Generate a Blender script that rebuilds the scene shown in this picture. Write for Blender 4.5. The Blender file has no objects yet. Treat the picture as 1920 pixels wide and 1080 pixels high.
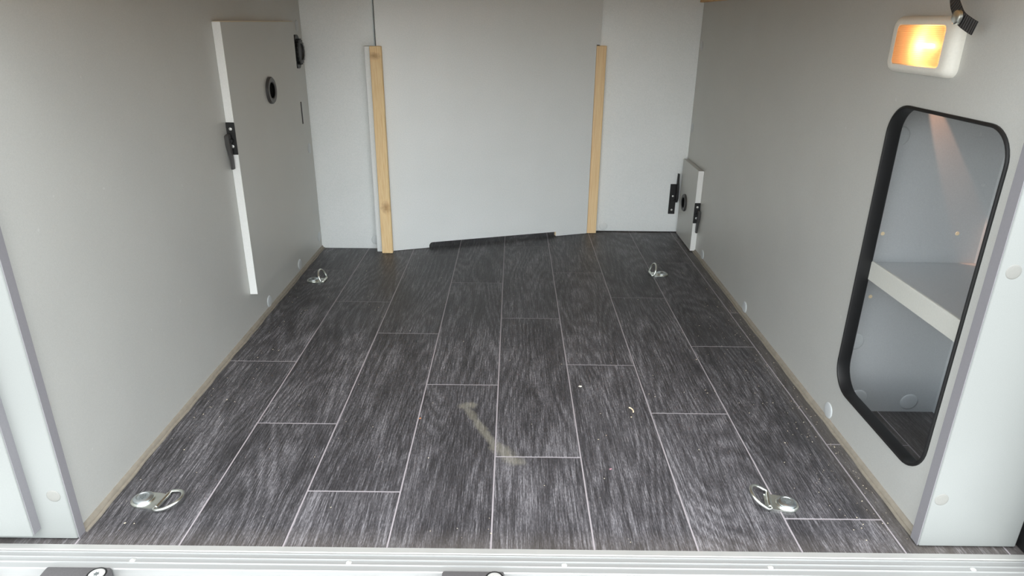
import bpy, bmesh, math, random
from mathutils import Vector, Matrix
random.seed(7)
C = bpy.context.scene.collection
S = bpy.context.scene

# ------------------------------------------------------------------ camera
cam_d = bpy.data.cameras.new('camera'); cam = bpy.data.objects.new('camera', cam_d); C.objects.link(cam)
cam_d.sensor_width = 36.0; cam_d.lens = 1263.04 / 1920 * 36.0; cam_d.clip_start = 0.01
PITCH, YAW, ROLL = 0.377645, -0.000365, 0.011270
cp, sp, cr, sr = math.cos(PITCH), math.sin(PITCH), math.cos(ROLL), math.sin(ROLL)
fw = Vector((0, cp, -sp)); up0 = Vector((0, sp, cp)); rt0 = Vector((1, 0, 0))
rt = cr * rt0 + sr * up0; up = -sr * rt0 + cr * up0
M = Matrix((rt, up, -fw)).transposed()
M = Matrix.Rotation(YAW, 3, 'Z') @ M
cam.matrix_world = Matrix.Translation((0, 0, 0.72)) @ M.to_4x4()
S.camera = cam

# ------------------------------------------------------------------ world, sun, exposure
W = bpy.data.worlds.new('sky'); S.world = W; W.use_nodes = True
bg = W.node_tree.nodes['Background']
# hazy bright sky, palest near the horizon, over a dull unlit yard
wt = W.node_tree; wc = wt.nodes.new('ShaderNodeTexCoord'); wx = wt.nodes.new('ShaderNodeSeparateXYZ'); wr_ = wt.nodes.new('ShaderNodeValToRGB')
wm = wt.nodes.new('ShaderNodeMapRange'); wm.inputs[1].default_value = -1; wm.inputs[2].default_value = 1
wt.links.new(wc.outputs['Generated'], wx.inputs[0]); wt.links.new(wx.outputs[2], wm.inputs[0]); wt.links.new(wm.outputs[0], wr_.inputs[0]); wt.links.new(wr_.outputs[0], bg.inputs[0])
we = wr_.color_ramp.elements
for e, (p_, c_) in zip([we[0], we[1], we.new(0.5), we.new(0.6), we.new(0.7)], [(0.47, (0.13, 0.125, 0.115, 1)), (1.0, (0.16, 0.20, 0.25, 1)), (0.51, (0.98, 1.0, 0.98, 1)), (0.60, (0.86, 0.92, 0.95, 1)), (0.72, (0.52, 0.60, 0.67, 1))]):
    e.position = p_; e.color = c_
# broad bright haze round the sun
wd = wt.nodes.new('ShaderNodeVectorMath'); wd.operation = 'DOT_PRODUCT'; wt.links.new(wc.outputs['Generated'], wd.inputs[0])
wd.inputs[1].default_value = Vector((0.0, -1.0, 1.0)).normalized()
wp = wt.nodes.new('ShaderNodeMath'); wp.operation = 'MAXIMUM'; wp.inputs[1].default_value = 0; wt.links.new(wd.outputs['Value'], wp.inputs[0])
wq = wt.nodes.new('ShaderNodeMath'); wq.operation = 'POWER'; wq.inputs[1].default_value = 28; wt.links.new(wp.outputs[0], wq.inputs[0])
wa = wt.nodes.new('ShaderNodeVectorMath'); wa.operation = 'SCALE'; wa.inputs[0].default_value = (1.0, 0.98, 0.94); wt.links.new(wq.outputs[0], wa.inputs['Scale'])
wb_ = wt.nodes.new('ShaderNodeVectorMath'); wb_.operation = 'MULTIPLY_ADD'; wt.links.new(wa.outputs[0], wb_.inputs[0])
wb_.inputs[1].default_value = (1.85, 1.85, 1.85); wt.links.new(wr_.outputs[0], wb_.inputs[2]); wt.links.new(wb_.outputs[0], bg.inputs[0])
bg.inputs[1].default_value = 2.3
sun_d = bpy.data.lights.new('sun', 'SUN'); sun_d.energy = 0.22; sun_d.angle = math.radians(7.5); sun_d.color = (1, 0.96, 0.9)
sun = bpy.data.objects.new('sun', sun_d); C.objects.link(sun)
sun.rotation_euler = Vector((-0.32, 1.0, -1.15)).to_track_quat('-Z', 'Y').to_euler()
S.view_settings.view_transform = 'Standard'; S.view_settings.look = 'None'
S.view_settings.exposure = 1.14; S.view_settings.gamma = 1.0; S.view_settings.use_curve_mapping = False
S.cycles.max_bounces = 12; S.cycles.diffuse_bounces = 8; S.cycles.transparent_max_bounces = 8
S.cycles.use_denoising = True
S.cycles.caustics_refractive = False

# ------------------------------------------------------------------ materials
def srgb(r, g, b):
    f = lambda v: (v / 255 / 12.92) if v / 255 <= 0.04045 else ((v / 255 + 0.055) / 1.055) ** 2.4
    return (f(r), f(g), f(b), 1)
class NT:
    def __init__(s, name):
        s.m = bpy.data.materials.new(name); s.m.use_nodes = True; s.t = s.m.node_tree
        s.b = s.t.nodes['Principled BSDF']
    def n(s, ty, **kw):
        x = s.t.nodes.new(ty)
        for k, v in kw.items(): setattr(x, k, v)
        return x
    def l(s, a, b): s.t.links.new(a, b)
    def val(s, inp, v):
        if hasattr(v, 'is_output') or isinstance(v, bpy.types.NodeSocket): s.l(v, inp)
        else: inp.default_value = v
    def math(s, op, a, b=None, clamp=False):
        x = s.n('ShaderNodeMath', operation=op, use_clamp=clamp)
        s.val(x.inputs[0], a)
        if b is not None: s.val(x.inputs[1], b)
        return x.outputs[0]
    def mix(s, f, a, b):
        x = s.n('ShaderNodeMix', data_type='RGBA')
        s.val(x.inputs[0], f); s.val(x.inputs[6], a); s.val(x.inputs[7], b)
        return x.outputs[2]
    def ramp(s, f, stops):
        x = s.n('ShaderNodeValToRGB'); s.l(f, x.inputs[0]); e = x.color_ramp.elements
        while len(e) < len(stops): e.new(0.5)
        for q, (p, c) in zip(e, stops):
            q.position = p; q.color = c if len(c) == 4 else (*c, 1)
        return x.outputs[0]
    def noise(s, vec, scale, detail=3, rough=0.5, dist=0.0):
        x = s.n('ShaderNodeTexNoise'); s.l(vec, x.inputs['Vector'])
        x.inputs['Scale'].default_value = scale; x.inputs['Detail'].default_value = detail
        x.inputs['Roughness'].default_value = rough; x.inputs['Distortion'].default_value = dist
        return x.outputs[0]
    def coord(s, kind='Object'): return s.n('ShaderNodeTexCoord').outputs[kind]
    def mapping(s, vec, scale=(1, 1, 1), loc=(0, 0, 0)):
        x = s.n('ShaderNodeMapping'); s.l(vec, x.inputs[0]); x.inputs['Scale'].default_value = scale
        x.inputs['Location'].default_value = loc
        return x.outputs[0]
    def bump(s, h, strength, dist=0.001):
        x = s.n('ShaderNodeBump'); s.l(h, x.inputs['Height']); x.inputs['Strength'].default_value = strength
        x.inputs['Distance'].default_value = dist; s.l(x.outputs[0], s.b.inputs['Normal'])
    def set(s, color=None, rough=None, metal=None, spec=None):
        if color is not None: s.val(s.b.inputs['Base Color'], color)
        if rough is not None: s.val(s.b.inputs['Roughness'], rough)
        if metal is not None: s.b.inputs['Metallic'].default_value = metal
        if spec is not None: s.b.inputs['Specular IOR Level'].default_value = spec
        return s.m
def plain(name, col, rough=0.5, metal=0.0, spec=0.5, var=0.06, scale=300):
    t = NT(name); nz = t.noise(t.coord(), scale)
    a = tuple(c * (1 - var) for c in col[:3]) + (1,); b = tuple(min(1, c * (1 + var)) for c in col[:3]) + (1,)
    return t.set(t.mix(nz, a, b), rough, metal, spec)
def panel_mat(name, col, var=0.09, rough=0.45, spec=0.4, scale=700, metal=0.5):
    t = NT(name); co = t.coord()
    n1 = t.noise(co, scale, 3, 0.65); n2 = t.noise(co, 7, 3, 0.5)
    f = t.math('ADD', t.math('MULTIPLY', n1, 0.75), t.math('MULTIPLY', n2, 0.25))
    a = tuple(c * (1 - var * 2) for c in col[:3]) + (1,); b = tuple(min(1, c * (1 + var * 2)) for c in col[:3]) + (1,)
    base = t.mix(f, a, b)
    sc = t.math('GREATER_THAN', t.noise(t.mapping(co, (1, 1, 1), (3, 5, 1)), 60, 1, 0.4), 0.815)   # small pale nicks
    base = t.mix(t.math('MULTIPLY', sc, 0.25), base, (0.75, 0.75, 0.73, 1))
    t.bump(n1, 0.10, 0.0006)
    return t.set(base, rough, metal, spec)

M_wall = panel_mat('grey_pearl_laminate', (0.535, 0.535, 0.508), metal=0.25)
M_back = panel_mat('laminate_lightened_back', (0.85, 0.905, 0.895), var=0.085, scale=330, metal=0.1, rough=0.42)  # wall laminate, base colour lightened to offset dim light at the back
M_front = panel_mat('laminate_darkened_front', (0.27, 0.282, 0.274), var=0.05, metal=0.1)  # same wall laminate, base colour darkened against the strong light at the doorway
M_in = panel_mat('grey_laminate_locker', (0.56, 0.575, 0.58), metal=0.25)
M_cap = plain('grey_plastic_cap', (0.50, 0.52, 0.525, 1), 0.35)
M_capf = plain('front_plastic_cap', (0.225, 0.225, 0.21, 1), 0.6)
M_capl = plain('pale_plastic_cap', (0.76, 0.79, 0.79, 1), 0.35)
M_band = plain('white_edge_band', (0.80, 0.80, 0.78, 1), 0.4)
M_bands = plain('cream_shelf_edge', (0.52, 0.52, 0.48, 1), 0.45)
M_edge = plain('lilac_grey_edge_band', (0.215, 0.208, 0.222, 1), 0.5)
M_black = plain('black_plastic', (0.007, 0.007, 0.0075, 1), 0.42)
M_blackr = plain('black_rubber', (0.007, 0.007, 0.0075, 1), 0.5, var=0.3, scale=60)
M_dgrey = plain('dark_grey_plastic', (0.05, 0.048, 0.047, 1), 0.35)
M_hinge = plain('charcoal_painted_metal', srgb(82, 80, 81), 0.6, var=0.25, scale=400)
M_zinc = plain('zinc_plated_steel', (0.72, 0.74, 0.70, 1), 0.28, 1.0, var=0.08, scale=120)
M_zincb = plain('blue_zinc_steel', (0.60, 0.65, 0.68, 1), 0.33, 1.0, var=0.1, scale=200)
M_screw = plain('bright_screw_steel', (0.62, 0.62, 0.60, 1), 0.3, 0.4)
M_void = plain('unlit_bore', (0.003, 0.003, 0.003, 1), 0.9, 0.0, 0.1)
M_recess = plain('dark_drive_recess', (0.10, 0.11, 0.11, 1), 0.5)
M_caulk = plain('dusty_beige_sealant', srgb(138, 131, 119), 0.6, var=0.22, scale=90)
M_lip = plain('dull_grey_aluminium', (0.36, 0.36, 0.345, 1), 0.5, 0.3, var=0.08, scale=25)
M_house = plain('ivory_lamp_plastic', (0.74, 0.72, 0.65, 1), 0.4)
M_peg = plain('raw_wood_plug', srgb(246, 226, 190), 0.7)

def alu():
    t = NT('brushed_aluminium'); co = t.coord()
    n = t.noise(t.mapping(co, (4, 260, 260)), 3, 3)
    t.set(t.mix(n, (0.27, 0.275, 0.27, 1), (0.33, 0.335, 0.33, 1)), 0.42, 0.3, 0.5)
    return t.m
M_alu = alu()
def white_skirt():
    t = NT('dirty_white_grained_plastic'); co = t.coord()
    n = t.noise(co, 34, 4, 0.55, 0.6); d = t.noise(t.mapping(co, (1, 1, 1), (2, 3, 0)), 14, 4, 0.6)
    dirt = t.ramp(t.math('MULTIPLY', t.math('ADD', d, n), 0.5), [(0.53, (0, 0, 0, 1)), (0.62, (1, 1, 1, 1))])
    t.set(t.mix(t.math('MULTIPLY', dirt, 0.6), (0.66, 0.66, 0.655, 1), (0.13, 0.105, 0.08, 1)), 0.5)
    t.bump(n, 0.7, 0.01)
    return t.m
M_skirt = white_skirt()
def wood(name, light, dark, axis_scale, knots=()):
    t = NT(name); co = t.coord()
    st = t.noise(t.mapping(co, axis_scale), 6, 4, 0.55, 0.4)
    f = t.ramp(st, [(0.35, (0, 0, 0, 1)), (0.68, (1, 1, 1, 1))])
    base = t.mix(t.math('MULTIPLY', f, 0.65), light, dark)
    for (kx, kz, r, s) in knots:
        sx = t.n('ShaderNodeSeparateXYZ'); t.l(co, sx.inputs[0])
        dx = t.math('MULTIPLY', t.math('SUBTRACT', sx.outputs[0], kx), 1.0)
        dz = t.math('MULTIPLY', t.math('SUBTRACT', sx.outputs[2], kz), s)
        d = t.math('SQRT', t.math('ADD', t.math('MULTIPLY', dx, dx), t.math('MULTIPLY', dz, dz)))
        d = t.math('ADD', d, t.math('MULTIPLY', t.math('SUBTRACT', t.noise(co, 120, 3), 0.5), r * 0.9))
        k = t.math('SUBTRACT', 1.0, t.math('DIVIDE', d, r), True)
        base = t.mix(t.math('MULTIPLY', k, 0.7, True), base, srgb(165, 112, 66))
    return t.set(base, 0.55)
M_pine1 = wood('pine_with_knots', srgb(255, 226, 176), srgb(235, 192, 130), (60, 60, 3),
               ((0.004, 0.155, 0.020, 0.8), (-0.004, 0.618, 0.022, 1.7)))
M_pine2 = wood('straight_pine', srgb(255, 226, 178), srgb(226, 178, 116), (110, 110, 1.5))
M_ply = wood('warm_plywood', srgb(206, 172, 128), srgb(180, 142, 98), (3, 60, 60))
M_ledge = wood('ledger_pine', srgb(222, 184, 132), srgb(196, 150, 96), (60, 3, 60))

def plank_mat():
    t = NT('charcoal_oak_vinyl')
    co = t.coord('Object'); oi = t.n('ShaderNodeObjectInfo')
    rnd = oi.outputs['Random']
    cmb = t.n('ShaderNodeCombineXYZ'); t.l(t.math('MULTIPLY', rnd, 37.0), cmb.inputs[0]); t.l(t.math('MULTIPLY', rnd, 91.0), cmb.inputs[1])
    add = t.n('ShaderNodeVectorMath', operation='ADD'); t.l(co, add.inputs[0]); t.l(cmb.outputs[0], add.inputs[1])
    p = add.outputs[0]
    # cathedral figure: contour bands of a field stretched along the plank, broken up by fine streaks
    fld = t.noise(t.mapping(p, (6.5, 1.1, 1)), 1.0, 1.5, 0.4, 0.25)
    fine = t.noise(t.mapping(p, (150, 9, 1)), 1.0, 3, 0.65)
    ph = t.math('ADD', t.math('MULTIPLY', fld, 26.0), t.math('MULTIPLY', fine, 0.9))
    band = t.math('MULTIPLY', t.math('ABSOLUTE', t.math('SUBTRACT', t.math('FRACT', ph), 0.5)), 2.0)
    streak = t.noise(t.mapping(p, (380, 13, 1)), 1.0, 4, 0.72, 0.3)
    pores = t.noise(t.mapping(p, (800, 40, 1)), 1.0, 2, 0.6)
    patch = t.noise(t.mapping(p, (13, 3.5, 1)), 1.0, 4, 0.6)
    speck = t.noise(t.mapping(p, (620, 150, 1)), 1.0, 2, 0.7)
    f = t.math('ADD', t.math('MULTIPLY', band, 0.08), t.math('MULTIPLY', streak, 0.55))
    f = t.math('ADD', f, t.math('MULTIPLY', pores, 0.34))
    f = t.math('ADD', f, t.math('MULTIPLY', speck, 0.30))
    f = t.math('ADD', f, t.math('MULTIPLY', patch, 0.34))
    g = t.ramp(f, [(0.57, (0.011, 0.0108, 0.012, 1)), (0.74, (0.035, 0.0335, 0.0365, 1)), (0.84, (0.076, 0.073, 0.079, 1)), (0.98, (0.22, 0.213, 0.226, 1))])
    tone = t.n('ShaderNodeMapRange'); t.l(rnd, tone.inputs[0]); tone.inputs[3].default_value = 0.86; tone.inputs[4].default_value = 1.12
    hs = t.n('ShaderNodeHueSaturation'); t.l(g, hs.inputs['Color']); t.l(tone.outputs[0], hs.inputs['Value'])
    base = hs.outputs[0]
    # dried scuff on the floor, two strokes, and dust by the right-hand wall (world position)
    gp = t.n('ShaderNodeNewGeometry').outputs['Position']
    sx = t.n('ShaderNodeSeparateXYZ'); t.l(gp, sx.inputs[0]); X, Y = sx.outputs[0], sx.outputs[1]
    wob = t.noise(gp, 46, 4, 0.65)
    def stroke(x0, y0, x1, y1, w):
        L = math.hypot(x1 - x0, y1 - y0); ux, uy = (x1 - x0) / L, (y1 - y0) / L
        dx = t.math('SUBTRACT', X, x0); dy = t.math('SUBTRACT', Y, y0)
        al = t.math('ADD', t.math('MULTIPLY', dx, ux), t.math('MULTIPLY', dy, uy))
        ac = t.math('ADD', t.math('MULTIPLY', dx, -uy), t.math('MULTIPLY', dy, ux))
        alc = t.math('MINIMUM', t.math('MAXIMUM', al, 0.0), L)
        da = t.math('SUBTRACT', al, alc)
        d = t.math('SQRT', t.math('ADD', t.math('MULTIPLY', ac, ac), t.math('MULTIPLY', da, da)))
        return t.math('SUBTRACT', 1.0, t.math('DIVIDE', t.math('ADD', d, t.math('MULTIPLY', t.math('SUBTRACT', wob, 0.5), w * 1.6)), w), True)
    m = t.math('MAXIMUM', stroke(-0.085, 1.155, -0.025, 1.031, 0.011), stroke(-0.025, 1.031, 0.010, 0.990, 0.019))
    m = t.math('MAXIMUM', m, stroke(-0.093, 1.168, -0.080, 1.172, 0.017))
    m = t.math('MULTIPLY', t.math('MULTIPLY', m, 1.6, True), t.math('MULTIPLY', streak, 0.95))
    base = t.mix(t.math('MULTIPLY', m, 0.75), base, (0.27, 0.255, 0.20, 1))
    dn = t.math('ADD', t.noise(gp, 300, 3, 0.7), t.math('MULTIPLY', t.noise(gp, 9, 3), 0.6))
    e1 = t.math('SUBTRACT', 1.0, t.math('DIVIDE', t.math('SUBTRACT', 0.605, X), 0.05), True)
    e2 = t.math('SUBTRACT', 1.0, t.math('DIVIDE', t.math('SUBTRACT', Y, 0.776), 0.045), True)
    e3 = t.math('SUBTRACT', 1.0, t.math('DIVIDE', t.math('SUBTRACT', 2.395, Y), 0.05), True)
    ed = t.math('MAXIMUM', t.math('MAXIMUM', e1, e3), t.math('MULTIPLY', e2, 0.7))
    dust = t.math('MULTIPLY', ed, t.math('SUBTRACT', dn, 0.35, True), True)
    base = t.mix(t.math('MULTIPLY', dust, 0.5), base, (0.20, 0.17, 0.14, 1))
    h = t.math('ADD', t.math('MULTIPLY', streak, 1.0), t.math('MULTIPLY', pores, 0.5))
    t.bump(h, 0.35, 0.0006)
    t.set(base, 0.46, 0.0, 0.42)
    return t.m
M_plank = plank_mat()
M_grout = plain('lilac_grey_groove', (0.30, 0.275, 0.29, 1), 0.6)

def lens_mat():
    t = NT('ribbed_translucent_lens'); co = t.coord()
    wv = t.n('ShaderNodeTexWave', wave_type='BANDS', bands_direction='Z'); t.l(co, wv.inputs[0]); wv.inputs['Scale'].default_value = 120
    wv.inputs['Distortion'].default_value = 0.2
    bp = t.n('ShaderNodeBump'); t.l(wv.outputs[1], bp.inputs['Height']); bp.inputs['Strength'].default_value = 0.5; bp.inputs['Distance'].default_value = 0.0008
    tl = t.n('ShaderNodeBsdfTranslucent'); tl.inputs[0].default_value = (1.0, 0.74, 0.50, 1)
    df = t.n('ShaderNodeBsdfDiffuse'); df.inputs[0].default_value = (0.78, 0.50, 0.30, 1)
    gl = t.n('ShaderNodeBsdfGlossy'); gl.inputs['Roughness'].default_value = 0.2
    tr = t.n('ShaderNodeBsdfTransparent'); tr.inputs[0].default_value = (1, 0.86, 0.66, 1)
    for x in (tl, df, gl): t.l(bp.outputs[0], x.inputs['Normal'])
    def mx(f, a, b):
        m = t.n('ShaderNodeMixShader'); m.inputs[0].default_value = f; t.l(a, m.inputs[1]); t.l(b, m.inputs[2]); return m.outputs[0]
    o = mx(0.22, tl.outputs[0], tr.outputs[0]); o = mx(0.25, o, df.outputs[0]); o = mx(0.05, o, gl.outputs[0])
    t.l(o, t.t.nodes['Material Output'].inputs[0])
    return t.m
M_lens = lens_mat()
def emit(name, col, st):
    t = NT(name); t.b.inputs['Emission Color'].default_value = (*col, 1); t.b.inputs['Emission Strength'].default_value = st
    return t.set((1, 0.9, 0.7, 1))
M_bulb = emit('lit_filament_bulb', (1.0, 0.58, 0.26), 22)
def strap_mat():
    t = NT('black_ribbed_webbing'); co = t.coord('UV')
    wv = t.n('ShaderNodeTexWave', wave_type='BANDS', bands_direction='X'); t.l(co, wv.inputs[0]); wv.inputs['Scale'].default_value = 7
    t.bump(wv.outputs[1], 0.8, 0.001)
    return t.set(t.mix(wv.outputs[1], (0.008, 0.008, 0.009, 1), (0.05, 0.047, 0.046, 1)), 0.55)
M_strap = strap_mat()

# ------------------------------------------------------------------ helpers
def finish(name, bm, mat, parent=None, smooth=False, loc=None, rot=None):
    me = bpy.data.meshes.new(name); bmesh.ops.recalc_face_normals(bm, faces=bm.faces); bm.to_mesh(me); bm.free()
    if mat: me.materials.append(mat)
    if smooth:
        for p in me.polygons: p.use_smooth = True
        me.set_sharp_from_angle(angle=math.radians(35))
    o = bpy.data.objects.new(name, me); C.objects.link(o)
    if parent is not None: o.parent = parent
    if loc is not None: o.location = loc
    if rot is not None: o.rotation_euler = rot
    return o
def add_box(bm, x0, x1, y0, y1, z0, z1, bev=0.0, seg=1):
    r = bmesh.ops.create_cube(bm, size=1.0, matrix=Matrix.Translation(((x0 + x1) / 2, (y0 + y1) / 2, (z0 + z1) / 2)) @ Matrix.Diagonal((x1 - x0, y1 - y0, z1 - z0, 1)))
    if bev:
        es = list({e for v in r['verts'] for e in v.link_edges})
        bmesh.ops.bevel(bm, geom=es, offset=bev, segments=seg, profile=0.5, affect='EDGES')
def box(name, x0, x1, y0, y1, z0, z1, mat, parent=None, bev=0.0, seg=1, local=True):
    """Box in world metres; its origin sits at the centre of its base (relative to the parent's origin)."""
    cx, cy, cz = (x0 + x1) / 2, (y0 + y1) / 2, z0
    bm = bmesh.new(); add_box(bm, x0 - cx, x1 - cx, y0 - cy, y1 - cy, 0, z1 - z0, bev, seg)
    o = finish(name, bm, mat, parent, smooth=seg > 1)
    base = parent.location if parent is not None else Vector((0, 0, 0))
    if parent is not None and parent.parent is not None: base = base + parent.parent.location
    o.location = Vector((cx, cy, cz)) - base
    return o
def lathe(bm, prof, axis='Z', n=32, mat4=None):
    """prof: list of (r, h)."""
    rings = []
    for r, h in prof:
        if r < 1e-6: rings.append([bm.verts.new((0, 0, h))])
        else: rings.append([bm.verts.new((r * math.cos(2 * math.pi * k / n), r * math.sin(2 * math.pi * k / n), h)) for k in range(n)])
    for a, b in zip(rings, rings[1:]):
        for k in range(n):
            q = [a[k % len(a)], a[(k + 1) % len(a)], b[(k + 1) % len(b)], b[k % len(b)]]
            u = []
            for v in q:
                if v not in u: u.append(v)
            if len(u) > 2: bm.faces.new(u)
    vs = [v for r in rings for v in r]
    R = {'Z': Matrix.Identity(4), 'X': Matrix.Rotation(math.pi / 2, 4, 'Y'), '-X': Matrix.Rotation(-math.pi / 2, 4, 'Y'), '-Y': Matrix.Rotation(math.pi / 2, 4, 'X')}[axis]
    bmesh.ops.transform(bm, matrix=(mat4 or Matrix.Identity(4)) @ R, verts=vs)
def turned(name, prof, axis, loc, mat, parent=None, n=32):
    bm = bmesh.new(); lathe(bm, prof, axis, n)
    base = parent.location if parent is not None else Vector((0, 0, 0))
    if parent is not None and parent.parent is not None: base = base + parent.parent.location
    return finish(name, bm, mat, parent, True, Vector(loc) - base)
def tube(bm, pts, r, n=10, closed=False):
    pts = [Vector(p) for p in pts]; N = len(pts); rings = []
    ref = Vector((0.123, 0.31, 0.94)).normalized()
    for i, p in enumerate(pts):
        a = pts[(i - 1) % N] if (closed or i > 0) else p; b = pts[(i + 1) % N] if (closed or i < N - 1) else p
        t = (b - a).normalized(); u = t.cross(ref).normalized(); v = t.cross(u)
        rings.append([bm.verts.new(p + r * (math.cos(2 * math.pi * k / n) * u + math.sin(2 * math.pi * k / n) * v)) for k in range(n)])
    for i in range(N if closed else N - 1):
        A, B = rings[i], rings[(i + 1) % N]
        for k in range(n): bm.faces.new((A[k], A[(k + 1) % n], B[(k + 1) % n], B[k]))
    if not closed: bm.faces.new(rings[0]); bm.faces.new(rings[-1])
def empty(name, loc, label, cat, group=None, rz=0.0):
    o = bpy.data.objects.new(name, None); C.objects.link(o); o.location = loc; o.rotation_euler = (0, 0, rz)
    o.empty_display_size = 0.05
    return tag(o, label, cat, group)
def tag(o, label, cat, group=None):
    o['label'] = label; o['category'] = cat
    if group: o['group'] = group
    return o
def struct(o, label=None):
    o['kind'] = 'structure'
    if label: o['label'] = label
    return o
def rrect(y0, y1, z0, z1, r, n=8):
    """rounded rectangle outline, counter-clockwise; r = radius or four radii (bl, br, tr, tl)."""
    rs = r if isinstance(r, (tuple, list)) else (r,) * 4
    out = []
    for (cy, cz, a0, q) in ((y0 + rs[0], z0 + rs[0], 180, rs[0]), (y1 - rs[1], z0 + rs[1], 270, rs[1]), (y1 - rs[2], z1 - rs[2], 0, rs[2]), (y0 + rs[3], z1 - rs[3], 90, rs[3])):
        for k in range(n + 1):
            a = math.radians(a0 + 90 * k / n); out.append((cy + q * math.cos(a), cz + q * math.sin(a)))
    return out

# ------------------------------------------------------------------ dimensions
XL, XR = -0.642, 0.618
YF, ZC = 0.788, 0.80

# ------------------------------------------------------------------ floor of planks
floor = struct(box('floor', -0.80, 0.872, 0.776, 2.46, -0.020, -0.0005, M_grout))
PW, PL, GAP = 0.1525, 0.601, 0.0025
off = {-1: 0.75, 0: 0.750, 1: 0.500, 2: 0.302, 3: 0.654, 4: 0.401, 5: 0.749, 6: 0.550, 7: 0.248, 8: 0.450, 9: 0.35}
meshes = {}
for col in range(-1, 10):
    x0 = -0.6365 + PW * (col) if col >= 0 else -0.6365 - PW
    x1 = x0 + PW
    xa, xb = max(x0 + GAP / 2, -0.79), min(x1 - GAP / 2, 0.868)
    ymax = {-1: 0.84, 8: 2.45, 9: 1.19}.get(col, 2.45)
    k = -1
    while True:
        ya, yb = off[col] + PL * k + GAP / 2, off[col] + PL * (k + 1) - GAP / 2; k += 1
        if ya > ymax: break
        ya, yb = max(ya, 0.777), min(yb, ymax)
        if yb - ya < 0.012: continue
        xbb = xb
        if col == 8 and ya > 1.19: xbb = 0.632
        key = (round(xbb - xa, 4), round(yb - ya, 4))
        if key not in meshes:
            bm = bmesh.new(); add_box(bm, -key[0] / 2, key[0] / 2, -key[1] / 2, key[1] / 2, -0.0012, 0.0, 0.0005)
            me = bpy.data.meshes.new('plank'); bm.to_mesh(me); bm.free(); me.materials.append(M_plank); meshes[key] = me
        o = bpy.data.objects.new('plank', meshes[key]); C.objects.link(o); o.parent = floor
        o.location = Vector(((xa + xbb) / 2, (ya + yb) / 2, 0.0)) - floor.location

# ------------------------------------------------------------------ walls and ceiling
wl = struct(box('wall_left', XL - 0.016, XL, 0.802, 2.46, 0.0, ZC, M_wall))
struct(box('wall_outside_left', -0.86, -0.80, 0.80, 2.46, -0.02, ZC, M_wall))
wb = struct(box('wall_back', -0.80, 0.872, 2.46, 2.476, -0.02, ZC, M_back))
bl = box('panel', XL, -0.4245, 2.165, 2.181, 0.0, ZC, M_back, wb, 0.0006)
br = box('panel', 0.2860, XR, 2.390, 2.406, 0.003, ZC, M_back, wb, 0.0006)
bm = bmesh.new()     # ceiling hole added behind the partition board so skylight reaches its bottom notch
f = bm.faces.new([bm.verts.new((x, y, ZC)) for x, y in ((-0.86, 0.785), (0.90, 0.785), (0.90, 2.476), (0.08, 2.476), (0.08, 2.316), (-0.24, 2.208), (-0.24, 2.476), (-0.86, 2.476))])
r = bmesh.ops.extrude_face_region(bm, geom=[f]); bmesh.ops.translate(bm, verts=[v for v in r['geom'] if isinstance(v, bmesh.types.BMVert)], vec=(0, 0, 0.02))
for x0_, y0_ in ((-0.440, 2.186), (0.262, 2.412)): box('gap_shade_strip', x0_, x0_ + 0.045, y0_, y0_ + 0.02, 0.0, ZC - 0.001, M_blackr, wb)  # added black strips behind the board gaps, standing in for cavity shade
ceil = struct(finish('ceiling', bm, M_ply))
struct(box('wall_front_header', -1.1, 1.1, 0.77, 0.785, ZC - 0.002, ZC + 0.35, M_front), None)

# right wall with its rounded locker opening
HOLE = rrect(0.843, 1.129, 0.085, 0.600, (0.05, 0.05, 0.045, 0.045), 10)
def slab_with_hole(name, x0, x1, outer, hole, mat):
    bm = bmesh.new(); rings = {}
    for x in (x0, x1):
        eds = []
        for tagname, loop in (('o', outer), ('h', hole)):
            vs = [bm.verts.new((x, y, z)) for y, z in loop]; rings[(x, tagname)] = vs
            eds += [bm.edges.new((vs[i], vs[(i + 1) % len(vs)])) for i in range(len(vs))]
        bmesh.ops.triangle_fill(bm, edges=eds, use_beauty=True)
    for tn in 'oh':
        a, b = rings[(x0, tn)], rings[(x1, tn)]
        for i in range(len(a)): bm.faces.new((a[i], a[(i + 1) % len(a)], b[(i + 1) % len(a)], b[i]))
    return finish(name, bm, mat)
wr = struct(slab_with_hole('wall_right', XR, XR + 0.016, [(0.808, 0.0), (2.46, 0.0), (2.46, ZC), (0.808, ZC)], HOLE, M_wall))
# black rubber edging round the opening: U profile swept round the hole
def edging():
    bm = bmesh.new(); n = len(HOLE)
    prof = [(0.0036, -0.0003), (0.0034, -0.0022), (0.0018, -0.0034), (0.0, -0.0036), (-0.0012, -0.0028), (-0.0018, -0.001), (-0.0018, 0.017), (-0.0010, 0.0195), (0.0, 0.0205), (0.0030, 0.0165)]
    rings = []
    for i in range(n):
        a, b = Vector(HOLE[i - 1]), Vector(HOLE[(i + 1) % n]); t = (b - a).normalized(); nrm = Vector((t.y, -t.x))  # outward
        rings.append([bm.verts.new((XR + dx, HOLE[i][0] + nrm.x * d, HOLE[i][1] + nrm.y * d)) for d, dx in prof])
    for i in range(n):
        A, B = rings[i], rings[(i + 1) % n]
        for k in range(len(prof)): bm.faces.new((A[k], A[(k + 1) % len(prof)], B[(k + 1) % len(prof)], B[k]))
    return finish('rubber_edging', bm, M_blackr, None, True)
tag(edging(), 'black rubber edging strip around the locker opening in the right wall', 'rubber trim')

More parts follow.
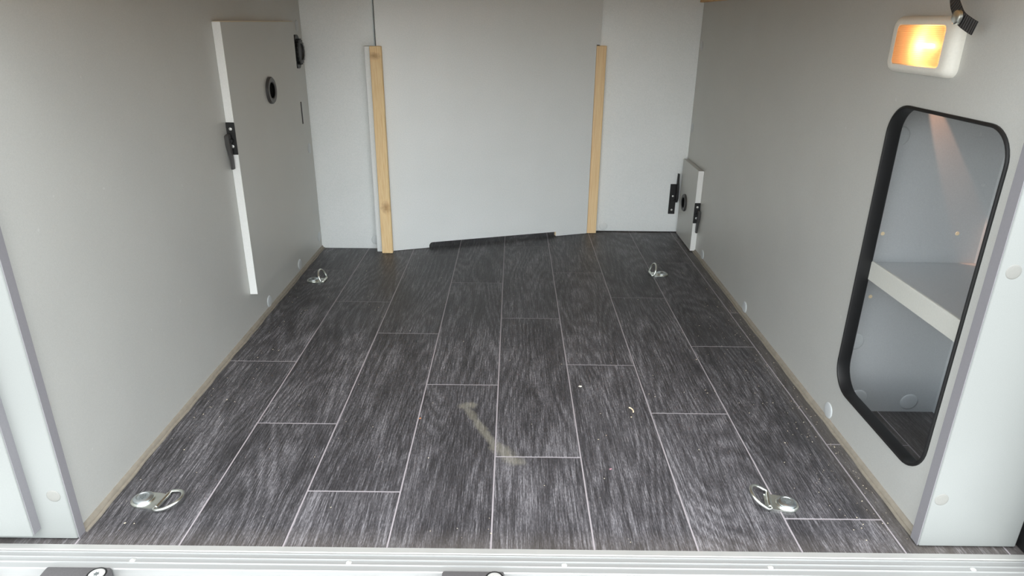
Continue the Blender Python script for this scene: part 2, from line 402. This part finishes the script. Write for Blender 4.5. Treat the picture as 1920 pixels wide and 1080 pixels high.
# locker behind the opening
lb = struct(box('wall_locker_back', XR + 0.016, 0.846, 1.167, 1.183, 0.0, ZC, M_in))
struct(box('wall_locker_outside', 0.846, 0.862, 0.81, 1.183, 0.0, ZC, M_in))
struct(box('wall_locker_front', XR + 0.016, 0.872, 0.8085, 0.822, 0.0, ZC, M_in))
struct(box('wall_outside_right', 0.872, 0.90, 0.80, 2.476, -0.02, ZC, M_in))
sh = tag(box('shelf', 0.6415, 0.8455, 0.824, 1.1665, 0.297, 0.3165, M_in, None, 0.0008), 'grey shelf board inside the locker behind the right wall opening', 'shelf')
box('edge_band', 0.6365, 0.642, 0.824, 1.1665, 0.2965, 0.331, M_bands, sh, 0.001)

# front return panels at the doorway
fr = struct(box('wall_front_right', 0.606, 0.750, YF, 0.808, 0.003, ZC, M_front, None, 0.003, 3))
box('edge_band', 0.6050, 0.6062, YF + 0.0025, 0.808, 0.003, ZC, M_edge, fr)
fl = struct(box('wall_front_left', -0.86, -0.636, 0.785, 0.802, 0.002, ZC, M_front, None, 0.003, 3))
box('edge_band', -0.6362, -0.6350, 0.7875, 0.802, 0.002, ZC, M_edge, fl)
t2 = struct(box('trim_2', -0.86, -0.6865, 0.7685, 0.785, 0.020, ZC, M_front, None, 0.002, 3))
box('edge_band', -0.6867, -0.6855, 0.7705, 0.785, 0.022, ZC, M_edge, t2)
struct(box('trim_3', 0.7575, 0.80, 0.690, 0.86, -0.02, ZC, M_blackr, None, 0.003, 2))

# sealant beads along the wall feet
def bead(name, x, s, y0, y1):
    bm = bmesh.new(); pr = [(0, 0), (0.0092, 0), (0.0088, 0.0022), (0.0060, 0.0030), (0.0048, 0.0026), (0.0040, 0.0060), (0.0022, 0.0084), (0, 0.0092)]
    N = 40; rings = []
    for i in range(N + 1):
        y = y0 + (y1 - y0) * i / N; w = 1 + 0.10 * math.sin(i * 2.1) + 0.08 * math.sin(i * 0.7)
        rings.append([bm.verts.new((x + s * a * w, y, b)) for a, b in pr])
    for A, B in zip(rings, rings[1:]):
        for k in range(len(pr)): bm.faces.new((A[k], A[(k + 1) % len(pr)], B[(k + 1) % len(pr)], B[k]))
    bm.faces.new(rings[0]); bm.faces.new(rings[-1])
    return struct(finish(name, bm, M_caulk, None, True))
bead('baseboard_left', XL, 1, 0.803, 2.164)
bead('baseboard_right', XR, -1, 0.809, 2.389)
ledge = struct(box('trim_4', XR - 0.014, XR, 0.81, 2.389, 0.782, ZC, M_ledge, None, 0.001))

# screw caps
CAP = [(0.0, 0.0026), (0.0080, 0.0025), (0.0130, 0.0020), (0.0152, 0.0013), (0.0160, 0.0003), (0.0160, -0.0005)]
def caps(parent, axis, pts, mat, s=1.0, t=1.0):
    first = None
    for p in pts:
        if first is None:
            first = turned('screw_cap', [(r * s, h * t) for r, h in CAP], axis, p, mat, parent, 28); continue
        o = first.copy(); C.objects.link(o); o.parent = parent; o.location = Vector(p) - parent.location
caps(wl, 'X', [(XL, 2.125, 0.700), (XL, 2.130, 0.340), (XL, 2.139, 0.047), (XL, 1.917, 0.0285), (XL, 1.6438, 0.0225)], M_cap)
caps(wr, '-X', [(XR, 2.362, 0.6496), (XR, 2.3705, 0.3835), (XR, 2.076, 0.0195), (XR, 1.644, 0.0205), (XR, 1.132, 0.0225)], M_cap)
caps(wb, '-Y', [(0.334, 2.390, 0.021), (-0.4587, 2.165, 0.0295)], M_capl, 0.95)
caps(lb, '-Y', [(0.6595, 1.167, 0.544), (0.660, 1.167, 0.1548), (0.690, 1.167, 0.0315), (0.7935, 1.167, 0.0226)], M_cap, 1.08)
caps(fr, '-Y', [(0.6195, YF, 0.0883), (0.6235, YF, 0.4363)], M_capf, 0.62, 0.3)
caps(fl, '-Y', [(-0.6535, 0.785, 0.080)], M_capf, 0.62, 0.4)
for p in ((0.6672, 1.167, 0.3705), (0.8014, 1.167, 0.3721), (0.6704, 1.167, 0.2479)):
    turned('dowel_hole', [(0, 0.0006), (0.0034, 0.0006), (0.0036, 0.0)], '-Y', p, M_peg, lb, 14)

# ------------------------------------------------------------------ aluminium threshold
def extrude_x(name, prof, x0, x1, mat, parent=None):
    bm = bmesh.new()
    A = [bm.verts.new((x0, y, z)) for y, z in prof]; B = [bm.verts.new((x1, y, z)) for y, z in prof]
    for k in range(len(prof)): bm.faces.new((A[k], A[(k + 1) % len(prof)], B[(k + 1) % len(prof)], B[k]))
    bm.faces.new(A); bm.faces.new(B)
    return finish(name, bm, mat, parent)
def ridge(y, z, w=0.0011, h=0.0017): return [(y + w, z), (y + w * 0.6, z + h * 0.8), (y, z + h), (y - w * 0.6, z + h * 0.8), (y - w, z)]
prof = [(0.764, -0.02), (0.764, -0.0005)] + ridge(0.7620, -0.0005) + ridge(0.7525, -0.0008) + ridge(0.7433, -0.0012) + [(0.7335, -0.0016), (0.7322, -0.003), (0.7322, -0.02)]
sill = struct(extrude_x('trim_1', prof, -1.0, 0.757, M_alu))
extrude_x('lip', [(0.7758, -0.0205), (0.7758, 0.0008), (0.7745, 0.0022), (0.7650, 0.0022), (0.7640, 0.0008), (0.7640, -0.0205)], -1.0, 0.757, M_lip, sill)
def screw(name, p, r, parent, axis='Z', mat=M_screw):
    base = parent.location + (parent.parent.location if parent.parent is not None else Vector())
    bm = bmesh.new(); lathe(bm, [(0, 0.45 * r), (0.45 * r, 0.42 * r), (0.8 * r, 0.25 * r), (r, 0.0), (r, -0.1 * r)], axis, 20)
    return finish(name, bm, mat, parent, True, Vector(p) - base)
for x, y in ((-0.5364, 0.7478), (-0.2281, 0.7478), (0.0794, 0.7478), (0.3736, 0.7478), (0.6631, 0.7478)):
    s = screw('screw', (x, y, -0.001), 0.0042, sill)

# white grained skirt below the threshold, gently uneven
def skirt():
    bm = bmesh.new(); nx, ny = 160, 20; g = []
    for j in range(ny + 1):
        row = []
        for i in range(nx + 1):
            x = -1.0 + 1.9 * i / nx; y = 0.7322 - 0.25 * j / ny
            z = -0.020 - 0.02 * j / ny + (0.0016 * math.sin(x * 61 + 2 * math.sin(y * 47)) * math.sin(y * 83 + x * 9) + 0.001 * math.sin(x * 23 + y * 31)) * min(1, j / 2)
            row.append(bm.verts.new((x, y, z)))
        g.append(row)
    for j in range(ny):
        for i in range(nx): bm.faces.new((g[j][i], g[j][i + 1], g[j + 1][i + 1], g[j + 1][i]))
    r = bmesh.ops.extrude_face_region(bm, geom=list(bm.faces))
    bmesh.ops.translate(bm, verts=[v for v in r['geom'] if isinstance(v, bmesh.types.BMVert)], vec=(0, 0, -0.03))
    return struct(finish('trim_5', bm, M_skirt, None, True))
skirt()
for (x0, x1, y1, lab) in ((-0.647, -0.556, 0.7312, 'charcoal hinge block below the threshold at the bottom left corner'), (-0.0930, -0.0060, 0.7316, 'charcoal hinge block below the threshold at bottom centre')):
    h = empty('hinge', ((x0 + x1) / 2, y1 - 0.03, -0.020), lab, 'hinge', 'hinge blocks below the threshold')
    box('block', x0, x1, y1 - 0.062, y1, -0.024, 0.003, M_hinge, h, 0.003, 2)
    px, py = x1 - 0.0135, y1 - 0.0140
    turned('countersink', [(0.0118, -0.001), (0.0130, 0.0002), (0.0120, 0.0006), (0.0108, 0.0003)], 'Z', (px, py, 0.003), M_black, h, 28)
    sc = turned('screw', [(0, 0.0006), (0.006, 0.0008), (0.0095, 0.0006), (0.0108, 0.0)], 'Z', (px, py, 0.003), M_screw, h, 28)
    bm = bmesh.new(); star = [bm.verts.new(((0.0042 if k % 2 == 0 else 0.0025) * math.cos(k * math.pi / 6), (0.0042 if k % 2 == 0 else 0.0025) * math.sin(k * math.pi / 6), 0.0011)) for k in range(12)]
    bm.faces.new(star); r = bmesh.ops.extrude_face_region(bm, geom=list(bm.faces)); bmesh.ops.translate(bm, verts=[v for v in r['geom'] if isinstance(v, bmesh.types.BMVert)], vec=(0, 0, -0.0006))
    finish('torx_socket', bm, M_recess, sc)
box_seal = struct(box('trim_6', 0.742, 0.80, 0.66, 0.7255, -0.05, -0.003, M_blackr, None, 0.004, 2))

# ------------------------------------------------------------------ partition board and battens
def board():
    ang = math.atan2(0.236, 0.697); L = 0.736
    n0, n1 = 0.138, 0.600
    pts = [(0, 0), (n0, 0), (n0, 0.006)]
    for k in range(1, 7):
        a = math.pi - math.pi / 2 * k / 6; pts.append((n0 + 0.012 + 0.012 * math.cos(a), 0.006 + 0.012 * math.sin(a)))
    pts += [(n1, 0.016), (n1 + 0.0005, 0.0), (L - 0.0145, 0), (L - 0.0145, 0.648), (L, 0.648), (L, ZC - 0.002), (0, ZC - 0.002)]
    bm = bmesh.new(); f = bm.faces.new([bm.verts.new((s, 0, z)) for s, z in pts])
    r = bmesh.ops.extrude_face_region(bm, geom=[f]); bmesh.ops.translate(bm, verts=[v for v in r['geom'] if isinstance(v, bmesh.types.BMVert)], vec=(0, 0.012, 0))
    bmesh.ops.triangulate(bm, faces=[q for q in bm.faces if len(q.verts) > 4])
    o = finish('partition_board', bm, M_back); o.location = (-0.412, 2.132, 0.0012); o.rotation_euler = (0, 0, ang)
    return tag(o, 'wide grey partition board set at an angle between two wooden battens', 'board')
pb = board()
bm = bmesh.new(); add_box(bm, n1x := 0.5985, 0.6045, 0.001, 0.011, 0.001, 0.0150); finish('cut_edge', bm, M_peg, pb)
b1 = tag(box('wooden_batten', -0.4300, -0.3950, 2.113, 2.1285, 0.0005, 0.646, M_pine1, None, 0.0012), 'knotty wooden batten standing left of the angled partition board', 'batten', 'battens beside the partition board')
box('backing_strip', -0.4490, -0.4190, 2.1290, 2.1640, 0.0005, 0.6455, M_back, b1, 0.001)
b2 = tag(box('wooden_batten', 0.2722, 0.3055, 2.366, 2.3895, 0.0005, 0.646, M_pine2, None, 0.0012), 'straight-grained wooden batten standing right of the angled partition board', 'batten', 'battens beside the partition board')

# ------------------------------------------------------------------ hatches and latches
def latch(parent, x0, x1, yf, z0, z1, side, flip=1, kids=True):
    """black turn latch on a face at y = yf seen from -y; lever on the wall side, hanging (flip=1) or pointing up (-1)."""
    top = parent is None
    cx = (x0 + x1) / 2
    if top:
        l = empty('turn_latch', (cx, yf, z0), 'black turn latch on the back wall left of the small right-hand hatch', 'latch')
        plate_parent = l
    else:
        l = box('latch', x0, x1, yf - 0.003, yf, z0, z1, M_black, parent, 0.0008)
    if top: box('plate', x0, x1, yf - 0.003, yf, z0, z1, M_black, l, 0.0008)
    zz = z1 - z0
    for fz in ((0.80, 0.26) if flip == 1 else (0.60, 0.14)):
        base = l.location + (parent.location if parent is not None else Vector())
        bm = bmesh.new(); lathe(bm, [(0, 0.0016), (0.0018, 0.0015), (0.0032, 0.0009), (0.0037, 0)], '-Y', 16)
        finish('screw', bm, M_screw, l, True, Vector((cx, yf - 0.003, z0 + fz * zz)) - base)
    base = l.location + (parent.location if parent is not None else Vector())
    xs = (x0 + 0.0075 if side < 0 else x1 - 0.0075) if not top else x1 - 0.002
    bm = bmesh.new()
    # lever: kinked bar, thick at the pivot, flat finger tip
    if flip == 1: path = [(0.0, 0.66, 0.0035), (-0.002, 0.60, 0.0062), (-0.002, 0.35, 0.0060), (0.0, 0.08, 0.0042), (0.001, -0.18, 0.0036), (0.001, -0.44, 0.0034)]
    else: path = [(0.0, 0.42, 0.0040), (-0.001, 0.55, 0.0056), (-0.001, 0.90, 0.0050), (0.0, 1.10, 0.0040), (0.0, 1.36, 0.0032)]
    rings = []
    for (dx, fz, hw) in path:
        x = xs + side * (0.002 + dx * -1 * 1) ; z = z0 + fz * zz
        yb, yt = yf - 0.003, yf - 0.003 - 0.010 - hw
        rings.append([bm.verts.new(v) for v in ((x - hw, yb - 0.003, z), (x + hw, yb - 0.003, z), (x + hw * 0.8, yt, z), (x - hw * 0.8, yt, z))])
    for A, B in zip(rings, rings[1:]):
        for k in range(4): bm.faces.new((A[k], A[(k + 1) % 4], B[(k + 1) % 4], B[k]))
    bm.faces.new(rings[0]); bm.faces.new(rings[-1])
    bmesh.ops.bevel(bm, geom=list(bm.edges), offset=0.0008, segments=1, affect='EDGES')
    bmesh.ops.translate(bm, verts=bm.verts, vec=-base)
    finish('lever', bm, M_dgrey if not top else M_black, l)
    # pivot hub between plate and lever
    bm = bmesh.new(); lathe(bm, [(0, 0.010), (0.0045, 0.010), (0.0052, 0.0)], '-Y', 16)
    finish('pivot', bm, M_black, l, True, Vector((xs + side * 0.001 - side * 0.003, yf - 0.003, z0 + 0.45 * zz)) - base)
    return l
def grommet(parent, axis, p, R, r):
    g = turned('grommet', [(r, -0.004), (r * 1.02, 0.004), (r * 1.15, 0.0068), (R * 0.93, 0.0068), (R, 0.0045), (R, 0.0)], axis, p, M_dgrey, parent, 40)
    base = parent.location + g.location
    bm = bmesh.new(); lathe(bm, [(0, 0.0008), (r * 0.985, 0.0008), (r * 0.99, 0.0058)], axis, 32)  # near-black cup paints the shade of a hole; the panel is not pierced
    finish('bore_shade', bm, M_void, g, False, Vector((0, 0, 0)))
    return g
hl = empty('storage_hatch', (XL + 0.009, 1.78, 0.089), 'tall grey hatch with a white front edge on the left wall', 'hatch')
box('panel', XL + 0.001, XL + 0.018, 1.531, 2.030, 0.089, 0.712, M_wall, hl, 0.0008)
box('edge_band', XL + 0.0005, XL + 0.0182, 1.5295, 1.5312, 0.0895, 0.7115, M_band, hl)
box('top_edge', XL + 0.001, XL + 0.018, 1.532, 2.030, 0.7120, 0.7128, M_peg, hl)
grommet(hl, 'X', (XL + 0.018, 1.787, 0.548), 0.0335, 0.0190)
latch(hl, XL + 0.0005, XL + 0.0195, 1.5290, 0.4315, 0.503, -1)
box('rear_latch', XL + 0.017, XL + 0.0195, 2.029, 2.034, 0.430, 0.493, M_black, hl)
hr = empty('storage_hatch', (XR - 0.009, 2.265, 0.004), 'small low grey hatch with a white front edge on the right wall', 'hatch')
box('panel', XR - 0.018, XR - 0.001, 2.165, 2.372, 0.004, 0.275, M_wall, hr, 0.0008)
box('edge_band', XR - 0.0182, XR - 0.0005, 2.1635, 2.1652, 0.0045, 0.2745, M_band, hr)
grommet(hr, '-X', (XR - 0.018, 2.295, 0.137), 0.030, 0.0175)
latch(hr, XR - 0.0195, XR - 0.0005, 2.1630, 0.101, 0.1695, 1)
latch(None, 0.5665, 0.5900, 2.3895, 0.071, 0.181, 1, -1)

# ribbed black cap near the left back corner
vc = empty('socket_cap', (XL, 2.095, 0.629), 'black ribbed round cap on an oval plate in the left back corner', 'cap')
bm = bmesh.new()
out = rrect(-0.024, 0.024, -0.047, 0.047, 0.022, 8)
for x in (0.0, 0.006):
    pass
A = [bm.verts.new((0.0, y, z)) for y, z in out]; B = [bm.verts.new((0.006, y, z)) for y, z in out]
for k in range(len(out)): bm.faces.new((A[k], A[(k + 1) % len(out)], B[(k + 1) % len(out)], B[k]))
bm.faces.new(A); bm.faces.new(B)
finish('plate', bm, M_black, vc, True)
bm = bmesh.new(); lathe(bm, [(0.034, 0.004), (0.034, 0.0145), (0.031, 0.0165), (0.024, 0.0165), (0.022, 0.013), (0.0, 0.013)], 'X', 40)
finish('round_cap', bm, M_black, vc, True)
bm = bmesh.new()
for k in range(18):
    a = 2 * math.pi * k / 18; y, z = 0.0345 * math.cos(a), 0.0345 * math.sin(a)
    add_box(bm, 0.006, 0.0155, y - 0.0018, y + 0.0018, z - 0.0018, z + 0.0018, 0.0005)
finish('grip_ribs', bm, M_black, vc)

# ------------------------------------------------------------------ lashing rings
def lashing_ring(x, y, rz, tilt, label, bar=0.033):
    t = empty('lashing_ring', (x, y, 0.0), label, 'tie-down ring', 'lashing rings on the floor', rz)
    # tongue plate with rolled end
    bm = bmesh.new(); pts = []
    for k in range(13):
        a = math.pi / 2 + math.pi * k / 12; pts.append((0.0185 * math.cos(a), 0.0185 * math.sin(a)))
    pts += [(0.020, -0.0185), (0.034, -0.0165), (0.034, 0.0165), (0.020, 0.0185)]
    f = bm.faces.new([bm.verts.new((a, b, 0.0004)) for a, b in pts]); r = bmesh.ops.extrude_face_region(bm, geom=[f])
    bmesh.ops.translate(bm, verts=[v for v in r['geom'] if isinstance(v, bmesh.types.BMVert)], vec=(0, 0, 0.0028))
    finish('plate', bm, M_zinc, t)
    bm = bmesh.new(); lathe(bm, [(0.0175, 0.003), (0.0178, 0.0045), (0.0165, 0.0058), (0.0150, 0.0058)], 'Z', 36); finish('washer', bm, M_zinc, t, True)
    bm = bmesh.new(); lathe(bm, [(0.0148, 0.0050), (0.0145, 0.0072), (0.0122, 0.0086), (0.0098, 0.0090), (0.0090, 0.0084), (0.0060, 0.0084), (0.0, 0.0086)], 'Z', 36)
    bo = finish('bolt', bm, M_zincb, t, True)
    bm = bmesh.new(); star = [bm.verts.new(((0.0058 if k % 2 == 0 else 0.0036) * math.cos(k * math.pi / 6), (0.0058 if k % 2 == 0 else 0.0036) * math.sin(k * math.pi / 6), 0.0087)) for k in range(12)]
    f = bm.faces.new(star); r = bmesh.ops.extrude_face_region(bm, geom=[f]); bmesh.ops.translate(bm, verts=[v for v in r['geom'] if isinstance(v, bmesh.types.BMVert)], vec=(0, 0, 0.0005))
    finish('torx_socket', bm, M_recess, bo)
    bm = bmesh.new(); tube(bm, [(bar, -0.0165, 0.0040), (bar, 0.0165, 0.0040)], 0.0040, 14); finish('sleeve', bm, M_zinc, t, True)
    # D ring swinging on the sleeve
    path = [(0, -0.0225)] + [(0.004, -0.0235)] + [(0.010 + 0.0235 * math.cos(a), 0.0235 * math.sin(a)) for a in [math.radians(-90 + 180 * k / 16) for k in range(17)]] + [(0.004, 0.0235), (0, 0.0225), (0, 0.010), (0, -0.010)]
    bm = bmesh.new(); ca, sa = math.cos(tilt), math.sin(tilt)
    tube(bm, [(bar + u * ca, v, 0.0044 + u * sa) for u, v in path], 0.0026, 12, True)
    finish('ring', bm, M_zinc, t, True)
    return t
R = math.radians
lashing_ring(-0.585, 0.874, R(-8), R(14), 'zinc lashing ring lying flat by the doorway at the left wall')
lashing_ring(0.4455, 0.880, R(167), R(27), 'zinc lashing ring half raised on the floor at front right', 0.0275)
lashing_ring(-0.585, 1.853, R(-5), R(112), 'zinc lashing ring standing up below the tall left hatch')
lashing_ring(0.459, 1.937, R(186), R(108), 'zinc lashing ring standing up near the small right-hand hatch')

# ------------------------------------------------------------------ lamp and strap on the right wall
lm = empty('wall_lamp', (XR, 1.072, 0.692), 'lit cream wall lamp with a square orange glowing lens', 'lamp')
def housing():
    bm = bmesh.new(); n = 8
    outs = [(0.0, rrect(-0.086, 0.084, -0.0415, 0.0415, 0.014, n)), (-0.004, rrect(-0.0858, 0.0838, -0.0414, 0.0414, 0.014, n)), (-0.0075, rrect(-0.0848, 0.083, -0.0408, 0.0408, 0.014, n)),
            (-0.0108, rrect(-0.0828, 0.0815, -0.0396, 0.0396, 0.014, n)), (-0.0135, rrect(-0.0800, 0.0795, -0.0378, 0.0378, 0.013, n)), (-0.0155, rrect(-0.0765, 0.077, -0.0355, 0.0355, 0.012, n)), (-0.0165, rrect(-0.0720, 0.0735, -0.0330, 0.0330, 0.011, n)), (-0.0165, rrect(-0.064, 0.064, -0.0290, 0.0290, 0.007, n)), (-0.004, rrect(-0.061, 0.061, -0.027, 0.027, 0.006, n)), (-0.002, rrect(-0.055, 0.055, -0.022, 0.022, 0.005, n))]
    rings = [[bm.verts.new((x, y, z)) for y, z in o] for x, o in outs]
    for A, B in zip(rings, rings[1:]):
        for k in range(len(A)): bm.faces.new((A[k], A[(k + 1) % len(A)], B[(k + 1) % len(A)], B[k]))
    bm.faces.new(rings[-1])
    return finish('housing', bm, M_house, lm, True)
housing()
def lens():
    bm = bmesh.new(); n = 6
    outs = [(-0.0125, rrect(-0.0625, 0.0625, -0.0280, 0.0280, 0.006, n)), (-0.0170, rrect(-0.0620, 0.0620, -0.0275, 0.0275, 0.006, n)), (-0.0195, rrect(-0.056, 0.056, -0.023, 0.023, 0.005, n)), (-0.0205, rrect(-0.03, 0.03, -0.012, 0.012, 0.004, n))]
    rings = [[bm.verts.new((x, y, z)) for y, z in o] for x, o in outs]
    for A, B in zip(rings, rings[1:]):
        for k in range(len(A)): bm.faces.new((A[k], A[(k + 1) % len(A)], B[(k + 1) % len(A)], B[k]))
    bm.faces.new(rings[-1])
    return finish('lens', bm, M_lens, lm, True)
lens()
bm = bmesh.new(); tube(bm, [(-0.0085, -0.026, 0.0), (-0.0085, -0.002, 0.0)], 0.0036, 12); finish('bulb', bm, M_bulb, lm, True)

st = empty('strap', (0.585, 0.975, 0.70), 'black webbing strap with a snap button hanging beside the lamp', 'strap')
STRAP = ((0.604, 1.006, 0.799), (0.594, 0.998, 0.7723), (0.590, 0.985, 0.7521), (0.589, 0.973, 0.740), (0.589, 0.9605, 0.7295), (0.591, 0.9468, 0.7225), (0.594, 0.9345, 0.7170))
def strap():
    bm = bmesh.new(); uvl = bm.loops.layers.uv.new('UVMap')
    # centre line in (x, y, z), hanging from the ceiling and curling toward the doorway
    P = [Vector(p) for p in STRAP]
    rows = []
    def cat(i, t):
        p0, p1, p2, p3 = P[max(i - 1, 0)], P[i], P[i + 1], P[min(i + 2, len(P) - 1)]
        return 0.5 * ((2 * p1) + (p2 - p0) * t + (2 * p0 - 5 * p1 + 4 * p2 - p3) * t * t + (3 * p1 - p0 - 3 * p2 + p3) * t ** 3)
    pts = [cat(i, k / 6) for i in range(len(P) - 1) for k in range(6)] + [P[-1]]
    for i, p in enumerate(pts):
        a = pts[max(i - 1, 0)]; b = pts[min(i + 1, len(pts) - 1)]; t = (b - a).normalized()
        nrm = Vector((-1, 0, 0)); wv = t.cross(nrm).normalized(); nn = wv.cross(t).normalized()
        rows.append([bm.verts.new(p + wv * s * 0.0088 + nn * d * 0.0008) for s, d in ((-1, -1), (1, -1), (1, 1), (-1, 1))])
    N = len(rows) - 1
    for i in range(N):
        for k in range(4):
            f = bm.faces.new((rows[i][k], rows[i][(k + 1) % 4], rows[i + 1][(k + 1) % 4], rows[i + 1][k]))
            for lp, uv in zip(f.loops, ((i / N, 0), (i / N, 1), ((i + 1) / N, 1), ((i + 1) / N, 0))): lp[uvl].uv = uv
    bm.faces.new(rows[0]); bm.faces.new(rows[-1])
    bmesh.ops.translate(bm, verts=bm.verts, vec=-st.location)
    return finish('webbing', bm, M_strap, st)
strap()
turned('snap_button', [(0, 0.0068), (0.0070, 0.0064), (0.0088, 0.0050), (0.0090, 0.001), (0.0070, 0.0)], '-X', (0.588, 0.9625, 0.7305), M_zinc, st, 28)

# the bulb also leaks through the back of the lamp housing into the locker
leak_d = bpy.data.lights.new('lamp_leak', 'SPOT'); leak_d.energy = 1.8; leak_d.color = (1.0, 0.50, 0.30); leak_d.spot_size = R(12); leak_d.spot_blend = 0.35; leak_d.shadow_soft_size = 0.003
leak = bpy.data.objects.new('lamp_leak', leak_d); C.objects.link(leak); leak.location = (0.652, 1.149, 0.690)
leak.rotation_euler = (Vector((0.748, 1.167, 0.515)) - leak.location).to_track_quat('-Z', 'Y').to_euler()

# ------------------------------------------------------------------ crumbs on the floor
def chip(bm, x, y, s, flat=0.45):
    m = Matrix.Translation((x, y, s * flat * 0.5)) @ Matrix.Rotation(random.uniform(0, 6.28), 4, 'Z') @ Matrix.Diagonal((s * random.uniform(0.7, 1.5), s * random.uniform(0.5, 1), s * flat, 1))
    r = bmesh.ops.create_icosphere(bm, subdivisions=1, radius=0.5, matrix=m)
    for v in r['verts']: v.co += Vector([random.uniform(-0.12, 0.12) * s for _ in range(2)] + [0])
bm = bmesh.new()
for k in range(150): chip(bm, random.uniform(-0.61, 0.58), random.uniform(0.785, 2.1), random.choice((0.0012, 0.0016, 0.002, 0.0028)))
for k in range(240): chip(bm, 0.604 - abs(random.gauss(0, 0.055)), random.uniform(0.80, 1.75), random.choice((0.0010, 0.0013, 0.0018, 0.0024)))
for k in range(60): chip(bm, -0.62 + abs(random.gauss(0, 0.05)), random.uniform(0.80, 1.9), random.choice((0.0012, 0.0016, 0.0026)))
cr_ = finish('crumbs', bm, plain('sandy_grit', srgb(190, 180, 160), 0.8, var=0.3, scale=150)); cr_['kind'] = 'stuff'; tag(cr_, 'pale sandy grit scattered over the dark plank floor', 'grit')
def single(name, x, y, s, col, label):
    bm = bmesh.new(); chip(bm, 0, 0, s, 0.3); o = finish(name, bm, plain(name, col, 0.7)); o.location = (x, y, 0.0)
    return tag(o, label, 'crumb')
single('wood_chip', -0.1748, 1.1216, 0.0058, srgb(190, 130, 90), 'orange-brown wood chip on the floor left of the pale scuff')
single('paper_scrap', 0.1476, 1.2518, 0.0065, srgb(215, 210, 200), 'whitish scrap on the floor right of centre')
single('paint_flake', 0.1747, 0.9689, 0.0060, srgb(160, 120, 130), 'dull pink flake on the floor near front centre right')
bm = bmesh.new()
tube(bm, [(0.0085 * math.cos(a) - 0.0085, 0.012 * math.sin(a), 0.0016 + 0.0008 * math.cos(a)) for a in [R(-50 + 12 * k) for k in range(9)]], 0.0013, 6)
ws = finish('wood_shaving', bm, plain('pale_shaving', srgb(225, 205, 175), 0.7), None, True); ws.location = (0.243, 1.160, 0.0); ws.rotation_euler = (0, 0, R(20))
tag(ws, 'small curved pale wood shaving on the floor right of centre', 'crumb')
